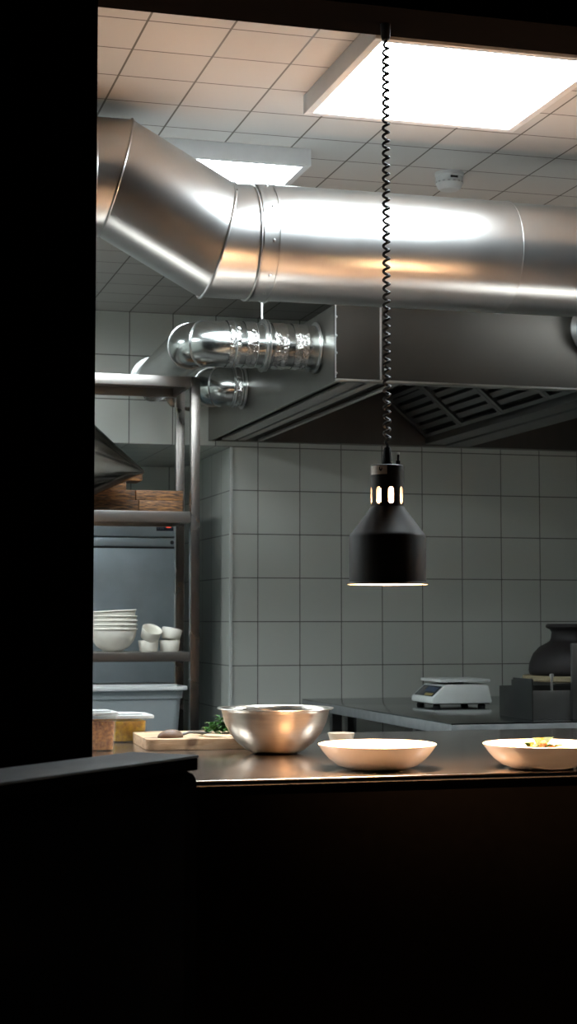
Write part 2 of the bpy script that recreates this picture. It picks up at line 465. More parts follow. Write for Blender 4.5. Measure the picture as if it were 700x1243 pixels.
hpart('bottom_lip', box(B(), HX0, HX1, HY0 - .006, HY0 + .03, HZ0 + .002, HZ0 + .0118, .003), 'hood_steel')
bm = B()   # black sheet standing in for the shade behind the left slot rails
box(bm, HX0 + .013, HX0 + .25, HY0 + .035, HY1 - .03, HZ0 + .035, HZ0 + .05)
hpart('slot_shade', bm, 'gap_black', smooth=0)
for a, b_ in ((.055, .115), (.13, .165), (.225, .245)):
    hpart('slot_rail', box(B(), HX0 + a, HX0 + b_, HY0 + .036, HY1 - .03, HZ0 + .003, HZ0 + .014, .003), 'hood_strip')
# slanted filter bank: five frames of slats, falling from upper left to the gutter beam
A = Vector((2.50, 0, 2.295)); Bp = Vector((2.705, 0, 2.118)); dirn = (Bp - A); Lw = dirn.length; dirn.normalize()
nor = Vector((-dirn.z, 0, dirn.x));  # faces up-right
if nor.z > 0: nor = -nor            # face down-left to the room
rows = 4; ylen = (HY1 - .05 - (HY0 + .05)) / rows
def slab(s0, s1, y0, y1, d0_, d1_):
    """box in the plane of the bank: s along the fall, d out of the plane"""
    bm_ = bmesh.new(); vs = []
    for y in (y0, y1):
        for s, d in ((s0, d0_), (s1, d0_), (s1, d1_), (s0, d1_)):
            p = A + dirn * s + nor * d; vs.append(bm_.verts.new((p.x, y, p.z)))
    for f in ((0, 1, 2, 3), (7, 6, 5, 4), (0, 4, 5, 1), (1, 5, 6, 2), (2, 6, 7, 3), (3, 7, 4, 0)): bm_.faces.new([vs[i] for i in f])
    bmesh.ops.recalc_face_normals(bm_, faces=bm_.faces[:]); return bm_
for r_ in range(rows):
    y0 = HY0 + .05 + r_ * ylen; y1 = y0 + ylen - .004
    bm = B()
    for s0, s1, ya, yb in ((0, .018, y0, y1), (Lw - .018, Lw, y0, y1)):
        merge(bm, slab(s0, s1, ya, yb, 0, .02))
    merge(bm, slab(.018, Lw - .018, y0, y0 + .028, 0, .02)); merge(bm, slab(.018, Lw - .018, y1 - .028, y1, 0, .02))
    fr = hpart('grease_filter', bm, 'filter_steel', smooth=0)
    bm = B()
    for j in range(5):
        s = .03 + j * (Lw - .05) / 5
        merge(bm, slab(s, s + .026, y0 + .029, y1 - .029, .002, .010))
    hpart('slat', bm, 'filter_steel', fr, smooth=0)
hpart('filter_backing', slab(.0, Lw, HY0 + .05, HY1 - .05, -.03, -.024), 'gap_black', smooth=0)
bm = box(B(), 2.70, 2.80, HY0 + .036, HY1 - .03, HZ0 + .012, HZ0 + .05, .004)
box(bm, 2.80, 2.92, HY0 + .036, HY1 - .03, HZ0 + .004, HZ0 + .026, .004)
hpart('gutter_beam', bm, 'filter_steel')
bm = box(B(), HX0 + .162, HX0 + .168, HY0 - .0035, HY0 - .0002, HZ0 + .014, HZ1 - .002); hpart('seam_strip', bm, 'galvanized_edge', smooth=0)
bm = box(B(), HX0 - .0005, HX0 + .004, HY0 - .0035, HY0 - .0002, HZ0 + .014, HZ1 - .002); hpart('seam_strip', bm, 'galvanized_edge', smooth=0)
for x, z in ((.182, .05), (.182, .15), (.182, .24), (.004, .03), (.004, .10), (.004, .16), (.004, .225)):
    hpart('rivet', lathe(B(), [(0, .004), (.003, .003), (.005, 0), (0, 0)], 12, axis_mat((HX0 + x, HY0 - .002, HZ0 + z), (0, -1, 0))), 'galvanized_edge')

# ------------------------------------------------------------------ spiral ducts to the hood
def elbow_pts(p0, c, p1, r, n=6):
    """polyline p0 - c - p1 with its corner rounded by n segments"""
    p0, c, p1 = Vector(p0), Vector(c), Vector(p1)
    a = c + (p0 - c).normalized() * r; b = c + (p1 - c).normalized() * r
    out = [p0]
    for i in range(n + 1):
        s = i / n; out.append((a * (1 - s) + c * s) * (1 - s) + (c * (1 - s) + b * s) * s)
    return out + [p1]
def spiral_duct(name, label, start, corner, end, r, taped, flange, group):
    t = thing(name, label, 'duct', start, 0, group)
    st = Vector(start)
    def P(nm, bm, mat):
        bmesh.ops.translate(bm, vec=-st, verts=bm.verts); return obj(nm, bm, mat, t, smooth=30)
    P('pipe', tube(B(), elbow_pts(start, corner, end, min(r * 1.7, (Vector(start) - Vector(corner)).length * .6), 6), r, 48, cap=False), 'spiral_steel')
    s, c = Vector(start), Vector(corner); dx = (c - s).normalized()
    L = (c - s).length
    for a, b_ in taped:
        L_ = []
        P('foil_tape', tube(B(), [s + dx * (a + (b_ - a) * i / 6) for i in range(7)], [r + .0025 + .001 * math.sin(i * 2.1) for i in range(7)], 48, cap=False), 'foil')
    nr = 5
    for i in range(nr):
        P('rib', mitre_ring(s + dx * (.012 + (L - min(L * .5, r * 1.7) - .014) * i / (nr - 1)), dx, r + .0008, .0014), 'galvanized_edge')
    e = elbow_pts(start, corner, end, min(r * 1.7, (Vector(start) - Vector(corner)).length * .6), 6)
    for i in (1, 4, 7):
        d_ = (e[i + 1] - e[i - 1]).normalized() if i < len(e) - 1 else (e[i] - e[i - 1]).normalized()
        P('rib', mitre_ring(e[i], d_, r + .002, .0026), 'galvanized_edge')
    for f in flange:
        P('flange', disc_ring(B(), s + dx * f, dx, r - .002, r + .012, .004, 48), 'galvanized_edge')
    ev = Vector(end); de = (e[-1] - e[-2]).normalized()
    P('wall_flange', disc_ring(B(), ev - de * .004, de, r - .002, r + .022, .006, 48), 'spiral_steel')
    return t
def mitre_ring(p, d, r, tr):
    d = Vector(d).normalized(); u = Vector((0, 0, 1)); u = (u - d * u.dot(d)).normalized(); w = d.cross(u)
    return tube(B(), [Vector(p) + (u * math.cos(2 * PI * k / 40) + w * math.sin(2 * PI * k / 40)) * r for k in range(40)], tr, 6, closed=True)
spiral_duct('spiral_duct', 'upper round silver pipe with crinkled foil tape entering the hood side', (1.659, 5.56, 2.212), (1.215, 5.56, 2.212), (1.40, 7.297, 2.335), .079,
            [(.05, .10), (.125, .175), (.235, .275), (.295, .335)], [.010, .19], 'round pipes at the hood side')
spiral_duct('spiral_duct', 'lower round pipe hidden behind the taped pipe beside the hood', (1.659, 6.62, 2.215), (1.535, 6.62, 2.215), (1.552, 7.297, 2.29), .079,
            [(.03, .06)], [.010], 'round pipes at the hood side')
# hanger that carries the upper pipe
t = thing('pipe_hanger', 'thin vertical metal hanger plate and rod holding the taped pipe', 'hanger', (1.457, 5.56, 2.05))
obj('plate', disc_ring(B(), (0, 0, .162), (1, 0, 0), .080, .094, .003, 48), 'galvanized_edge', t)
obj('rod', tube(B(), [(0, 0, .255), (0, 0, CEIL - 2.05 - .001)], .004, 8), 'galvanized_edge', t)
obj('ceiling_nut', lathe(B(), [(0, CEIL - 2.05 - .001), (.016, CEIL - 2.05 - .001), (.014, CEIL - 2.05 - .012), (0, CEIL - 2.05 - .012)], 6), 'galvanized_edge', t)
# duct collar that leaves the hood front at the right edge of the picture
t = thing('duct_collar', 'round pipe collar on the hood front at the right edge of the picture', 'duct', (2.645, HY0, 2.29))
bm = disc_ring(B(), (0, -.004, 0), (0, 1, 0), .085, .105, .006, 48); obj('flange', bm, 'galvanized_edge', t)
obj('pipe', tube(B(), elbow_pts((0, -.003, 0), (0, -.13, 0), (0, -.13, CEIL - 2.29 - .002), .11, 6), .085, 40, cap=False), 'spiral_steel', t)

# ------------------------------------------------------------------ pendant heat lamp
LX, LY, LZ = 1.174, 3.40, 1.326
def heat_lamp():
    t = thing('heat_lamp', 'black pendant heat lamp on a coiled cord above the pass', 'lamp', (LX, LY, LZ), 0, 'heat lamps over the pass')
    R = .084; th = .0014
    outer = [(.0890, 0), (.0890, .002), (.0845, .006), (R, .012), (R, .104), (.0825, .1085), (.0790, .1125), (.0385, .166), (.0365, .170)]
    inner = [(r - th, z) for r, z in reversed(outer)]
    obj('shade', lathe(B(), outer + [(.0365 - th, .170)] + inner[1:-1] + [(.0868, .0)], 72, close=True), 'lamp_black', t)
    obj('shade_lining', lathe(B(), [(.0872, .0012), (.0825, .0068), (.0815, .0125), (.0815, .103), (.0772, .1105), (.0362, .1655), (.034, .169)], 72), 'lamp_white', t,
        label='white inside of the shade')
    # vented neck: eight upright slots left open
    bm = B(); seg = 96; rr = (.0365, .0345); zs = [.170, .1755, .1785, .208, .211, .2165, .236]
    slot0 = math.radians(-109.3 + 14)   # phase of the slots
    def is_open(i, j):
        a = (2 * PI * (i + .5) / seg - slot0) % (PI / 4)
        a = min(a, PI / 4 - a)
        half = {1: 0, 2: .15, 3: .15, 4: .15, 5: 0}.get(j, 0)
        if j in (2, 4 - 1, 3): pass
        if j == 1: half = .09
        if j == 2: half = .15
        if j == 3: half = .09
        if j >= 4: half = 0
        return a < half
    V = [[[bm.verts.new((r * math.cos(2 * PI * i / seg), r * math.sin(2 * PI * i / seg), z)) for i in range(seg)] for z in zs] for r in rr]
    nz = len(zs)
    for j in range(nz - 1):
        for i in range(seg):
            l = (i + 1) % seg
            if is_open(i, j):
                continue
            bm.faces.new((V[0][j][i], V[0][j][l], V[0][j + 1][l], V[0][j + 1][i]))
            bm.faces.new((V[1][j][l], V[1][j][i], V[1][j + 1][i], V[1][j + 1][l]))
            for (ii, jj, q) in (((i + 1) % seg, j, 'r'), (i - 1, j, 'l')):
                if is_open(ii % seg, jj):
                    k = l if q == 'r' else i
                    bm.faces.new((V[0][j][k], V[1][j][k], V[1][j + 1][k], V[0][j + 1][k]))
            for jj, k in ((j - 1, j), (j + 1, j + 1)):
                if 0 <= jj < nz - 1 and is_open(i, jj):
                    bm.faces.new((V[0][k][i], V[0][k][l], V[1][k][l], V[1][k][i]))
    bmesh.ops.recalc_face_normals(bm, faces=bm.faces[:])
    obj('vented_neck', bm, 'lamp_black', t)
    obj('neck_lining', lathe(B(), [(.034, .170), (.0338, .172), (.0338, .1722)], 48), 'lamp_white', t)
    bm = lathe(B(), [(.0365, .236), (.0365, .2585), (.0345, .2605), (0, .2605)], 64); obj('top_cap', bm, 'lamp_black', t)
    # silver rating sticker wrapped round the left of the cap
    bm = B(); a0, a1 = math.radians(-90 - 15.6 - 74), math.radians(-90 - 15.6 - 4); n = 14; ring = []
    for z in (.2385, .2575):
        ring.append([bm.verts.new((.0369 * math.cos(a0 + (a1 - a0) * i / n), .0369 * math.sin(a0 + (a1 - a0) * i / n), z)) for i in range(n + 1)])
    for i in range(n): bm.faces.new((ring[0][i], ring[0][i + 1], ring[1][i + 1], ring[1][i]))
    st = obj('sticker', bm, 'lamp_silver', t, label='silver sticker')
    bm = B()
    for k_, (a, z, w, h) in enumerate(((-40, .2455, .004, .004), (-44, .2475, .0025, .007), (-36, .2475, .002, .005))):
        aa = math.radians(-90 - 15.6 + a + 14)
        box(bm, .0369, .0373, -w / 2, w / 2, z, z + h, mat=Matrix.Rotation(aa, 4, 'Z'))
    obj('print', bm, 'lamp_black', st)
    bm = tube(B(), [(.021, -.012, .2605), (.021, -.012, .270)], .0048, 12); tube(bm, [(.021, -.012, .270), (.0215, -.012, .284)], .0024, 8)
    sw = obj('switch', bm, 'rubber', t)
    obj('switch_tip', lathe(B(), [(0, -.003), (.0028, -.0024), (.0036, 0), (.0028, .0024), (0, .003)], 12, Matrix.Translation((.0215, -.012, .286))), 'lamp_white', sw)
    obj('strain_relief', lathe(B(), [(0, .2605), (.0115, .2605), (.0105, .270), (.0085, .294), (.0065, .300), (0, .300)], 24), 'rubber', t)
    # bulb
    bm = lathe(B(), [(0, .070), (.022, .074), (.036, .086), (.041, .102), (.036, .122), (.022, .146), (.016, .158), (.0145, .166)], 32); obj('bulb', bm, 'bulb_glow', t)
    bm = lathe(B(), [(.0145, .166), (.0155, .17), (.0155, .236), (0, .236)], 24); obj('lamp_holder', bm, 'lamp_white', t)
    # coiled cord
    top = 2.573 - LZ - .032; bot = .297; turns = 48; n = turns * 14; L_ = [(0, 0, bot)]
    for i in range(n + 1):
        a = 2 * PI * i / 14; s = i / n
        r = .0064 * min(1, s * 40 + .15, (1 - s) * 40 + .15)
        L_.append((r * math.cos(a), r * math.sin(a), bot + .006 + (top - bot - .01) * s))
    L_.append((0, 0, top))
    obj('coiled_cord', tube(B(), L_, .0033, 6), 'rubber', t)
    obj('ceiling_fitting', lathe(B(), [(0, top - .004), (.008, top - .004), (.0105, top + .002), (.0115, 2.573 - LZ - .0005), (0, 2.573 - LZ - .0005)], 20), 'rubber', t)
    return t
lamp = heat_lamp()
copy_thing(lamp, (LX + .64, LY, LZ), 0, 'added black heat lamp, unseen, right of the salad plate')  # unseen second lamp, added for more warm light on the pass

# ------------------------------------------------------------------ pass counter
CZ_ = .92
t = thing('service_counter', 'brushed steel pass counter with black front below the pendant lamp', 'counter', (1.8, 3.33, 0))
obj('worktop', box(B(), -2.25, 1.85, 0, 1.30, CZ_ - .014, CZ_, .0055, 5), 'counter_steel', t, smooth=40)
obj('worktop_edge', box(B(), -2.25, 1.85, .001, .02, CZ_ - .032, CZ_ - .0145, .002), 'dark_laminate', t)
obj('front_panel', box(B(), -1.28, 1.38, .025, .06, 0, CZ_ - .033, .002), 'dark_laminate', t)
obj('undershelf', box(B(), -2.2, 1.8, .1, 1.2, .3, .32, .003), 'leg_steel', t)
for x in (-2.2, 1.78):
    for y in (.16, 1.24): obj('leg', box(B(), x, x + .04, y, y + .04, 0, CZ_ - .0145, .003), 'leg_steel', t)

# ------------------------------------------------------------------ low dark partition in the foreground, set at 45 degrees
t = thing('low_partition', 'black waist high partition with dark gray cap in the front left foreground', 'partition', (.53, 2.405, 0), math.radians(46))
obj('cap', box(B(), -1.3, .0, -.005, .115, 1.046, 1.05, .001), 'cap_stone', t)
obj('cap_edge_shade', box(B(), -1.299, -.001, -.004, .114, 1.028, 1.0458, .002), 'dark_laminate', t)  # edge of the cap made black, its shade put into the colour
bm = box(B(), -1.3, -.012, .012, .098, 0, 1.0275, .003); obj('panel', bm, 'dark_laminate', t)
poly = [(-.02, 0), (.035, 0), (.035, 1.0), (.031, 1.012), (.022, 1.02), (.008, 1.024), (-.02, 1.024)]
obj('end_post', prism(B(), poly, .02, .09), 'dark_laminate', t)

# ------------------------------------------------------------------ crockery on the counter
def plate(loc, label, mat='china'):
    o = [(0, .0), (.066, 0), (.071, .003), (.088, .0085), (.107, .0225), (.1205, .038), (.1302, .052), (.1312, .0545), (.1298, .0555), (.1275, .0535),
         (.1178, .0395), (.105, .025), (.086, .0118), (.05, .008), (0, .007)]
    p = obj('deep_plate', lathe(B(), o, 96), mat, loc=loc, smooth=60)
    return tag(p, label, 'plate', 'deep plates on the pass')
plate((1.180, 3.492, CZ_), 'empty white deep plate directly under the pendant lamp')
plate((1.537, 3.405, CZ_), 'white deep plate holding a small salad at the right edge of the pass')
# salad in the right plate
PX_, PY_ = 1.537, 3.405
t = thing('salad', 'small yellow green salad with orange bits in the right plate', 'food', (PX_, PY_, CZ_ + .0085))
bm = B()
for x, y, z, r_ in ((-.005, .01, .014, .030), (-.038, .006, .012, .022), (.026, .006, .012, .024)):
    tt = bmesh.new(); bmesh.ops.create_icosphere(tt, subdivisions=4, radius=r_)
    for v in tt.verts:
        v.co *= 1 + .35 * noise.noise(v.co * 70 + Vector((x, y, 0)) * 60); v.co.z = max(v.co.z * .95, -z + .0005)
    merge(bm, tt, Matrix.Translation((x, y, z)))
obj('mound', bm, 'leaf_green', t)
for x, y, z, a, tl, ln, wd, m_ in ((-.050, -.01, .028, 2.6, .5, .030, .022, 'leaf_green'), (-.036, -.01, .036, .6, .7, .024, .02, 'leaf_yellow'), (-.008, -.01, .036, 1.9, .8, .034, .026, 'leaf_green'),
        (.004, -.006, .040, .3, .7, .034, .026, 'leaf_green'), (-.020, -.02, .030, 4.0, .5, .030, .022, 'leaf_yellow'), (.020, -.012, .034, 5.4, .4, .028, .02, 'leaf_yellow'), (-.03, .004, .036, 3.5, .6, .026, .02, 'leaf_green'),
        (.002, .01, .044, 1.2, .5, .03, .022, 'leaf_yellow'), (-.004, -.02, .038, 5.9, .3, .024, .018, 'leaf_green')):
    obj('leaf', leaf(B(), (x, y, z), a, tl, ln, wd), m_, t)
for x, y, z, r_ in ((.040, -.004, .030, .010), (.012, -.02, .034, .010), (-.004, -.014, .046, .009), (.052, .0, .022, .008), (-.026, -.02, .034, .007)):
    tt = bmesh.new(); bmesh.ops.create_icosphere(tt, subdivisions=3, radius=r_)
    for v in tt.verts: v.co *= 1 + .3 * noise.noise(v.co * 150 + Vector((x, y, z)) * 80)
    bmesh.ops.translate(tt, vec=(x, y, z), verts=tt.verts)
    obj('orange_bit', tt, 'food_orange', t)
# mixing bowl
prof = [(0, 0), (.050, 0), (.056, .0015), (.072, .010), (.094, .027), (.113, .050), (.126, .076), (.1325, .100), (.134, .1085), (.138, .1105), (.1435, .1095), (.1450, .1105), (.1440, .1125), (.137, .1128),
        (.1325, .111), (.1305, .100), (.1245, .077), (.1115, .0515), (.0925, .0285), (.0705, .012), (.055, .0035), (0, .002)]
tag(obj('mixing_bowl', lathe(B(), prof, 96), 'bowl_steel', loc=(1.073, 3.962, CZ_), smooth=60), 'round stainless steel mixing bowl in front of the wooden board', 'bowl')
# small dish behind the plate
prof = [(0, 0), (.026, 0), (.029, .003), (.033, .018), (.0355, .027), (.0358, .0285), (.0345, .029), (.031, .019), (.026, .006), (0, .005)]
tag(obj('small_dish', lathe(B(), prof, 64), 'china_warm', loc=(1.325, 4.22, CZ_), smooth=60), 'small cream dish between the mixing bowl and the empty plate', 'dish')

# ------------------------------------------------------------------ cutting board and what lies on it
BL = (.781, 4.12, CZ_); BR = math.radians(-3)
def rrect(x0, x1, y0, y1, r, n=6):
    P = []
    for cx, cy, a in ((x1 - r, y0 + r, -PI / 2), (x1 - r, y1 - r, 0), (x0 + r, y1 - r, PI / 2), (x0 + r, y0 + r, PI)):
        for i in range(n + 1): P.append((cx + r * math.cos(a + PI / 2 * i / n), cy + r * math.sin(a + PI / 2 * i / n)))
    return P
bm = prism(B(), rrect(0, .37, 0, .31, .028), 0, .028, .003, axis='z')
tag(obj('cutting_board', bm, 'maple', loc=BL, rotz=BR), 'thick pale wooden cutting board behind the mixing bowl', 'cutting board')
Zb = CZ_ + .028
# spoon: wooden bowl upside down with a dark handle
SL = (.856, 4.175, Zb)
t = thing('serving_spoon', 'dark brown spoon lying bowl down on the cutting board', 'spoon', SL, math.radians(12))
tt = bmesh.new(); bmesh.ops.create_uvsphere(tt, u_segments=28, v_segments=14, radius=1)
for v in tt.verts:
    z = max(v.co.z, -.05)
    v.co = (v.co.x * .035 - .004 * (v.co.x ** 2), v.co.y * .023, z * .020 + .0012)
obj('spoon_bowl', tt, 'spoon_wood', t, smooth=60)
obj('handle', tube(B(), [(.028, 0, .007), (.05, .003, .012), (.08, .007, .010), (.108, .012, .0055), (.118, .014, .0045)], [.004, .0035, .0042, .005, .003], 10), 'leg_steel', t)
bm = lathe(B(), [(0, 0), (.075, 0), (.079, .002), (.077, .0045), (.06, .0055), (0, .005)], 48)
for v in bm.verts: v.co.x *= 1 + .06 * math.sin(v.co.y * 60); v.co.z += .0008 * math.sin(v.co.x * 90)
for v in bm.verts: v.co.z = max(0, v.co.z)
tag(obj('flatbread', bm, 'bread', loc=(1.015, 4.21, Zb), smooth=60), 'thin tan flatbread under the chopped herbs on the board', 'bread')
t = thing('herb_bunch', 'small pile of dark green herbs on the cutting board', 'herbs', (1.005, 4.225, Zb + .0055))
bm = B(); bm2 = B()
for i in range(170):
    a = random.uniform(0, 2 * PI); rr = .05 * math.sqrt(random.random()); h = .042 * (1 - (rr / .055) ** 2)
    p = (rr * math.cos(a) * 1.0, rr * math.sin(a) * .7, random.uniform(.001, max(.004, h)))
    leaf(bm if i % 6 else bm2, p, random.uniform(0, 2 * PI), random.uniform(-.05, .7), random.uniform(.012, .022), random.uniform(.009, .015), .5)
for q in (bm, bm2):
    for v in q.verts: v.co.z = max(v.co.z, .0003)
obj('leaves', bm, 'herb', t); obj('pale_leaves', bm2, 'herb_pale', t)

# ------------------------------------------------------------------ food boxes at the left end of the counter
def tub(name, label, cat, loc, w, d, h, lid_over, fill_h, fill_mat, fill_name, rotz=0):
    t = thing(name, label, cat, loc, rotz)
    th = .002; bm = B(); o, i = .92, .92
    def ring(bm_, s, z, inset):
        return [bm_.verts.new((x * s, y * s, z)) for x, y in rrect(-w / 2 + inset, w / 2 - inset, -d / 2 + inset, d / 2 - inset, .016, 4)]
    R = [ring(bm, .92, 0, 0), ring(bm, 1, h, 0), ring(bm, 1, h, th), ring(bm, .92, th, th)]
    n = len(R[0])
    for A_, C_ in zip(R, R[1:]):
        for k_ in range(n): bm.faces.new((A_[k_], A_[(k_ + 1) % n], C_[(k_ + 1) % n], C_[k_]))
    bm.faces.new(R[0][::-1]); bm.faces.new(R[3])
    bmesh.ops.recalc_face_normals(bm, faces=bm.faces[:])
    obj('tub', bm, 'clear', t)
    bm = B(); g = .0035
    R = [ring(bm, .92, th + .001, g), ring(bm, .92 + .08 * fill_h / h, fill_h, g)]
    for k_ in range(n): bm.faces.new((R[0][k_], R[0][(k_ + 1) % n], R[1][(k_ + 1) % n], R[1][k_]))
    bm.faces.new(R[0][::-1]); f = bm.faces.new(R[1])
    bmesh.ops.recalc_face_normals(bm, faces=bm.faces[:])
    q = obj(fill_name, bm, fill_mat, t); q['kind'] = 'stuff'
    bm = prism(B(), rrect(-w / 2 - lid_over, w / 2 + lid_over, -d / 2 - lid_over, d / 2 + lid_over, .02), h + .0005, h + .009, .002, axis='z')
    prism(bm, rrect(-w / 2 + .012, w / 2 - .012, -d / 2 + .012, d / 2 - .012, .014), h + .0092, h + .012, axis='z')
    obj('lid', bm, 'lid_plastic', t)
    return t
tub('food_container', 'clear lidded tub of orange brown grain at the left jamb', 'container', (.650, 4.19, CZ_), .118, .11, .088, .004, .074, 'grain', 'grain')
tub('food_container', 'clear lidded tub of yellow pasta between the grain tub and the board', 'container', (.790, 4.475, CZ_), .10, .13, .064, .016, .056, 'pasta', 'pasta')

# ------------------------------------------------------------------ steel shelving
SX1 = 1.289; SX0 = .12; SY0, SY1 = 5.80, 6.10
t = thing('steel_shelf', 'tall open stainless steel shelf unit against the recess behind the counter', 'shelf', (SX0, SY0, 0))
SL_ = Vector((SX0, SY0, 0))
def spart(name, bm, mat='shelf_steel', parent=None):
    bmesh.ops.translate(bm, vec=-SL_, verts=bm.verts); return obj(name, bm, mat, parent or t)
for x in (SX0, SX1 - .033):
    for y in (SY0, SY1 - .033):
        spart('post', box(B(), x, x + .033, y, y + .033, 0, 2.128, .003))
for z, h in ((2.128, .038), (1.638, .040), (1.134, .034), (.66, .034)):
    bm = box(B(), SX0 + .034, SX1 - .034, SY0 + .001, SY0 + .014, z - h, z, .002)
    box(bm, SX0 + .034, SX1 - .034, SY1 - .014, SY1 - .001, z - h, z, .002)
    box(bm, SX0 + .034, SX1 - .034, SY0 + .0142, SY1 - .0142, z - .006, z, .001)
    box(bm, SX0 + .034, SX0 + .046, SY0 + .034, SY1 - .034, z - h, z - .0062); box(bm, SX1 - .046, SX1 - .034, SY0 + .034, SY1 - .034, z - h, z - .0062)
    box(bm, (SX0 + SX1) / 2 - .03, (SX0 + SX1) / 2 + .03, SY0 + .0145, SY1 - .0145, z - .03, z - .0062)
    spart('shelf_board', bm, 'shelf_bar')

# wooden boards piled on the middle shelf
WS = 1.638
def wboard(x0, x1, y0, y1, z0, z1, label):
    tag(obj('wooden_board', box(B(), -(x1 - x0) / 2, (x1 - x0) / 2, -(y1 - y0) / 2, (y1 - y0) / 2, 0, z1 - z0, .0025), 'rustic', loc=((x0 + x1) / 2, (y0 + y1) / 2, z0)), label, 'board', 'rustic wooden boards on the shelf')
wboard(1.089, 1.252, 5.925, 6.06, WS, WS + .047, 'brown wooden board at the bottom right of the pile on the shelf')
wboard(.90, 1.087, 5.925, 6.06, WS, WS + .047, 'brown wooden board at the bottom left of the pile on the shelf')
wboard(1.078, 1.253, 5.925, 6.06, WS + .0472, WS + .084, 'brown wooden board in the second layer, beside the right shelf post')
wboard(.92, 1.076, 5.93, 6.06, WS + .0472, WS + .084, 'brown wooden board in the second layer, behind the steel cone')
wboard(.93, 1.045, 5.94, 6.06, WS + .0842, WS + .118, 'short wooden board in the third layer, behind the steel cone')
wboard(.97, 1.103, 5.93, 6.06, WS + .1182, WS + .158, 'wooden board with pale top poking out past the tip of the cone')
wboard(.96, 1.065, 5.95, 6.06, WS + .1582, WS + .183, 'small wooden board topmost of the pile behind the cone')

# conical strainer lying on its side
ap = Vector((1.086, 5.795, 1.776)); bc = Vector((.83, 5.795, 1.811))
t = thing('conical_strainer', 'dark shiny steel cone lying on its side on the middle shelf before the boards', 'strainer', (.83, 5.795, WS))
CL = Vector((.83, 5.795, WS)); axv = (ap - bc); ln = axv.length; rb = .172
m4 = axis_mat(bc - CL, axv)
# cone surface of thin sheet
prof = [(rb, 0), (rb * .5, ln * .5), (.006, ln * .985), (.0, ln)]
prof2 = [(0, ln - .006), (.004, ln * .97), (rb * .5 - .003, ln * .5), (rb - .003, 0)]
obj('cone', lathe(B(), prof + prof2, 96, m4), 'cone_steel', t, smooth=50)
obj('rim', lathe(B(), [(rb + .003 * math.cos(a) - .002, .003 * math.sin(a)) for a in [2 * PI * k / 8 for k in range(8)]], 72, m4, True), 'galvanized_edge', t)
obj('handle', tube(B(), [bc - CL + Vector((0, 0, .171)), bc - CL + Vector((-.05, 0, .19)), bc - CL + Vector((-.2, 0, .2))], .008, 10), 'galvanized_edge', t)

# bowls and cups on the lower shelf
BS = 1.134
def bowl(z, tx, tz, label):
    prof = [(0, 0), (.034, 0), (.037, .002), (.040, .006), (.058, .018), (.074, .038), (.082, .058), (.0845, .074), (.0850, .0785), (.0878, .0795), (.0884, .0815), (.0876, .0835), (.085, .084), (.0832, .0825), (.0795, .058), (.0715, .040), (.056, .0215), (.036, .010), (0, .008)]
    o = obj('soup_bowl', lathe(B(), prof, 72), 'stoneware', loc=(.997, 5.925, z), smooth=60)
    o.rotation_euler = (tx, tz, 0)
    return tag(o, label, 'bowl', 'stacked bowls on the shelf')
bowl(BS, 0, 0, 'cream bowl at the bottom of the stack on the lower shelf')
for i, lb in enumerate(('second from the bottom', 'middle one', 'second from the top')):
    bowl(BS + .0155 * (i + 1), 0, 0, 'cream bowl in the stack on the lower shelf, ' + lb)
bowl(BS + .0155 * 4 + .003, .0, -.055, 'cream bowl topmost in the stack, sitting slightly tilted')
def cup(x, y, z, rx, ry, label):
    prof = [(0, 0), (.030, 0), (.033, .002), (.036, .026), (.0375, .039), (.037, .0405), (.0352, .0395), (.0335, .026), (.0305, .006), (0, .005)]
    o = obj('ramekin', lathe(B(), prof, 56), 'stoneware', loc=(x, y, z), smooth=60)
    o.rotation_euler = (rx, ry, 0)
    return tag(o, label, 'cup', 'small cups on the shelf')
cup(1.122, 5.90, BS, 0, 0, 'small cream cup beside the bowls, under a tilted cup')
cup(1.200, 5.90, BS, 0, 0, 'small cream cup beside the shelf post, under a tilted cup')
cup(1.124, 5.893, BS + .047, .50, .20, 'tilted small cream cup showing its inside, stacked nearer the bowls')
cup(1.202, 5.90, BS + .0425, -.08, .22, 'tilted small cream cup stacked nearest the shelf post')

# big plastic container on the low shelf
t = thing('storage_container', 'large translucent plastic food box with lid on the low shelf', 'container', (1.042, 5.945, .661))
w, d, h = .40, .25, .335
def rr_ring(bm, w_, d_, z, r=.03): return [bm.verts.new((x, y, z)) for x, y in rrect(-w_ / 2, w_ / 2, -d_ / 2, d_ / 2, r, 5)]
bm = B(); R = [rr_ring(bm, .335, .215, 0), rr_ring(bm, .378, .242, h - .03), rr_ring(bm, .39, .25, h - .028), rr_ring(bm, .392, .252, h), rr_ring(bm, .388, .248, h), rr_ring(bm, .374, .238, h - .03), rr_ring(bm, .331, .211, .004)]
n = len(R[0])
for A_, C_ in zip(R, R[1:]):
    for k_ in range(n): bm.faces.new((A_[k_], A_[(k_ + 1) % n], C_[(k_ + 1) % n], C_[k_]))
bm.faces.new(R[0][::-1]); bm.faces.new(R[-1]); bmesh.ops.recalc_face_normals(bm, faces=bm.faces[:])
obj('box', bm, 'frosted', t)
bm = prism(B(), rrect(-.212, .212, -.138, .138, .035), h + .001, h + .016, .004, axis='z')
prism(bm, rrect(-.18, .18, -.11, .11, .03), h + .0162, h + .022, .002, axis='z'); obj('lid', bm, 'lid_plastic', t)

